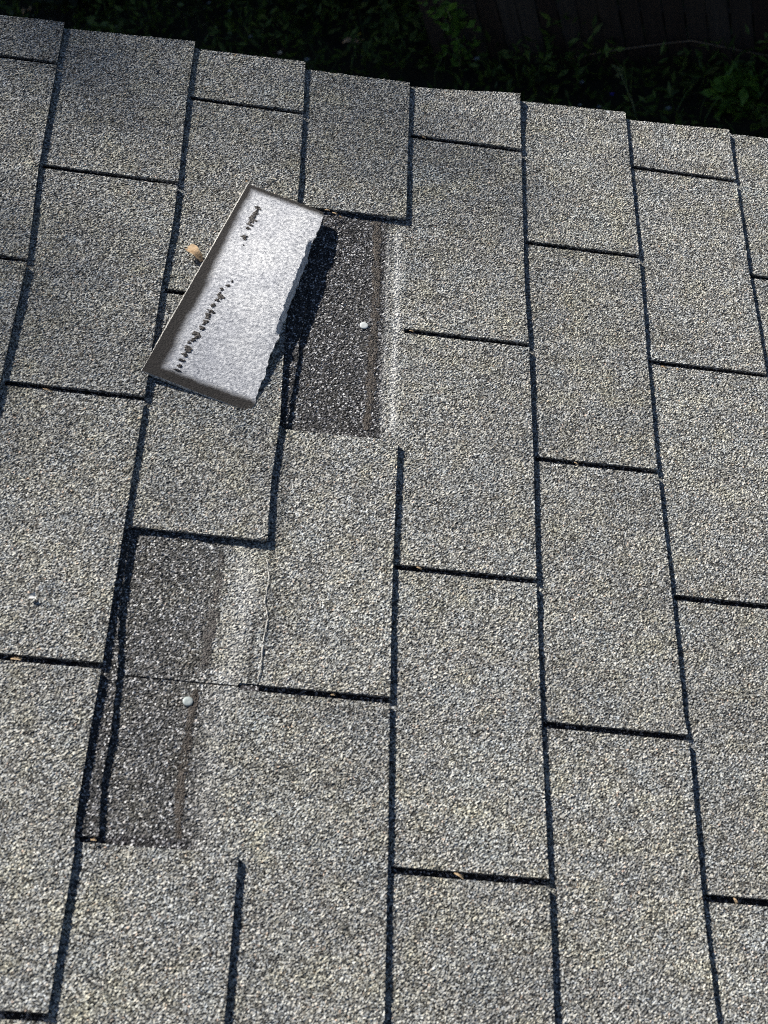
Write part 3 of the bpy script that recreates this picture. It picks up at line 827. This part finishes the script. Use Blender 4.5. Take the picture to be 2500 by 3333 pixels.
# tall weed stalk
a0 = G(2040, 290, GZ + .02); a1 = G(2080, 400, GZ)
base = G(2080, 420, GZ); tip = G(2010, 215, GZ + 0.25)
root = empty('grass_stalk', tuple(base)); tag(root, 'single tall pale grass stalk rising from the weeds', 'plant')
tip = tip - base
tube('stem', [(0, 0, 0), tuple(tip * 0.35 + np.array([.01, 0, .03])), tuple(tip * 0.75 + np.array([.0, 0, .03])), tuple(tip)], 0.006, M_STEM, root)
P, F = leaf_quads(np.array([tip * t for t in np.linspace(.8, 1, 24)]) + r.normal(size=(24, 3)) * 0.008, 0.03, 0.4, 2, 0.3)
mesh_obj('seed_head', P, F, M_STEM, root)
# dry vine across the fence
vp = []
for px, py in [(1840, 190), (1960, 170), (2060, 155), (2160, 142), (2250, 132), (2330, 148), (2420, 166), (2520, 184)]:
    d = RW.T @ np.array([px - 1250, py - 1666.5, 4700.0])
    t = np.dot(fA - fn * 0.03 - C0, fn) / np.dot(d, fn); vp.append(C0 + t * d)
o = tube('dry_tendril', [tuple(p - vp[0]) for p in vp], 0.004, M_TWIG, None, taper=0.8); o.location = tuple(vp[0])
tag(o, 'thin dry brown tendril strung across the fence boards', 'tendril')
# dead leaf and flower litter on the ground
FL = [(88, 35, 'straw', 0.10, 'curled tan dead leaf on the ground in the upper left corner'),
      (680, 10, 'white', 0.035, 'pale fallen petal near the top edge, left of centre'),
      (748, 35, 'white', 0.028, 'pale fallen petal below the one at the top edge'),
      (815, 120, 'white', 0.035, 'pale fallen petal left of the two nearest the roof edge'),
      (912, 172, 'white', 0.038, 'brighter pale petal just beyond the roof edge'),
      (1000, 195, 'white', 0.045, 'wide pale leaf touching the roof edge in the picture'),
      (1170, 111, 'yellow', 0.030, 'small yellow flower in the dark weeds'),
      (1150, 137, 'straw', 0.13, 'long dry twig-like leaf near the yellow flower'),
      (1552, 192, 'white', 0.042, 'round pale flower at the foot of the fence'),
      (1895, 268, 'white', 0.030, 'small pale flower left of the grass stalk'),
      (1993, 307, 'violet', 0.030, 'small violet flower left of the grass stalk'),
      (2176, 353, 'white', 0.035, 'pale flower right of the grass stalk'),
      (1950, 348, 'white', 0.030, 'pale flower beside the foot of the grass stalk'),
      (1888, 342, 'white', 0.026, 'tiny pale flower nearest the roof edge')]
M_YEL = simple('yellow_petals', (0.6, 0.42, 0.03), (0.7, 0.5, 0.06), 30)
M_VIO = simple('violet_petals', (0.06, 0.05, 0.4), (0.1, 0.08, 0.55), 30)
M_PET = simple('pale_petals', (0.28, 0.33, 0.34), (0.42, 0.46, 0.46), 30)
for i, (px, py, kd, sz, lb) in enumerate(FL):
    c = G(px, py, GZ + 0.16)
    m = {'straw': M_LEAFDRY, 'white': M_PET, 'yellow': M_YEL, 'violet': M_VIO}[kd]
    if kd == 'straw':
        rr = random.Random(i); P = []; F = []
        for q in range(7):
            t = q / 6; hw = sz * 0.16 * math.sin(math.pi * (0.1 + 0.8 * t))
            P += [(sz * (t - .5), -hw, 0.02 * math.sin(6 * t) + 0.01), (sz * (t - .5), 0, 0.02 * math.sin(6 * t)), (sz * (t - .5), hw, 0.02 * math.sin(6 * t) + 0.012)]
        for q in range(6): F += [(3 * q, 3 * q + 1, 3 * q + 4, 3 * q + 3), (3 * q + 1, 3 * q + 2, 3 * q + 5, 3 * q + 4)]
        o = mesh_obj('dead_leaf', np.array(P), F, m); o.location = tuple(c); o.rotation_euler = (0.2, 0.1, 1.2 if i == 0 else 0.1)
        tag(o, lb, 'leaf')
    else:
        P = [(0, 0, 0)]; F = []
        for q in range(5):
            an = q * 1.2566 + i
            b_ = len(P)
            for (rr, da, z) in ((0.55, -.45, .3), (1.0, 0, .12), (0.55, .45, .3)):
                P.append((sz / 2 * rr * math.cos(an + da), sz / 2 * rr * math.sin(an + da), sz * z * .5))
            F.append((0, b_, b_ + 1, b_ + 2))
        o = mesh_obj('flower', np.array(P), F, m); o.location = tuple(c)
        tag(o, lb, 'flower', 'small flowers and petals in the dark weeds')

# ------------------------------------------------------------------ unseen trees, added to shade the yard and block sky
def added_tree(base, hgt, crad, cz, n_, label, seed, size=0.22):
    root = empty('added_tree', tuple(base)); tag(root, label, 'added_tree')
    r = np.random.default_rng(seed)
    tube('trunk', [(0, 0, -0.2), (0.1, 0.05, hgt * .3), (-0.05, 0.1, hgt * .6), (0, 0, hgt * .9)], 0.22, M_BARK, root, 10, 0.25)
    cs = [r.normal(size=3) * np.array(crad) * 0.42 + np.array([0, 0, cz]) for _ in range(16)]
    allp = []
    for c in cs:
        m = n_ // 16; d = r.normal(size=(m, 3)); d /= np.linalg.norm(d, axis=1)[:, None]
        d *= r.uniform(size=(m, 1)) ** 0.4
        allp.append(c + d * np.array(crad) * r.uniform(.38, .6))
    p = np.concatenate(allp)
    P, F = leaf_quads(p, size, 0.0, seed + 2, 0.6)
    mesh_obj('crown', P, F, M_TREE, root)
    for c in cs[:8]:
        tube('limb', [(0, 0, hgt * .35), tuple(c * np.array([.5, .5, 1]) - np.array([0, 0, .8])), tuple(c)], 0.07, M_BARK, root, 6, 0.3)
for k, (x, y, lb) in enumerate([(-8.5, 12.5, 'broad unseen crown added beyond the fence for shade, furthest left'), (-4.6, 11.6, 'broad unseen crown added beyond the fence for shade, left of the middle one'), (-1.2, 11.0, 'broad unseen crown added beyond the fence for shade, in the middle'), (2.4, 10.2, 'broad unseen crown added beyond the fence for shade, furthest right')]):
    added_tree((x, y, GZ), 10.5, (2.9, 2.9, 3.2), 7.2, 15000, lb, 200 + k)

# unseen tall crown, added so its fringe darkens the upper left of the roof
def added_crown_tree():
    e1 = np.array([c_, 0, -s_]); e2 = np.array([0, -1.0, 0]); S = np.array(SUN)
    P0 = e1 * 0.14 + e2 * 0.42          # middle of the soft shadow edge on the roof
    lit = e2 * 0.65 + e1 * 0.76; lit = lit - S * (lit @ S); lit /= np.linalg.norm(lit)
    D = 19.0; R = 2.3
    c = P0 + S * D - lit * (R + CROWN_OFF)
    base = (c[0] - 0.4, c[1] + 0.5, GZ)
    root = empty('added_tree', base); tag(root, 'tall unseen crown added to cast shade on the upper left of the roof', 'added_tree')
    r = np.random.default_rng(77)
    cc = c - np.array(base)
    tube('trunk', [(0, 0, -0.2), (0.15, -0.1, cc[2] * .3), (0.1, 0.0, cc[2] * .6), tuple(cc)], 0.26, M_BARK, root, 10, 0.2)
    n_ = 13000
    d = r.normal(size=(n_, 3)); d /= np.linalg.norm(d, axis=1)[:, None]
    p = cc + d * (r.uniform(size=(n_, 1)) ** 0.5) * R * (1 + 0.04 * lowfreq(d[:, 0] * 2, d[:, 1] * 2 + d[:, 2] * 2, 5, 3))[:, None]
    P, F = leaf_quads(p, 0.15, 0.0, 8, 0.6)
    mesh_obj('crown', P, F, M_TREE, root)
    for k in range(7):
        q = r.normal(size=3) * 1.0
        tube('limb', [tuple(cc * (0.62 + 0.04 * k)), tuple(cc * (0.62 + 0.04 * k) + q * .5 + np.array([0, 0, .5])), tuple(cc + q)], 0.06, M_BARK, root, 6, 0.3)
CROWN_OFF = -0.08
added_crown_tree()
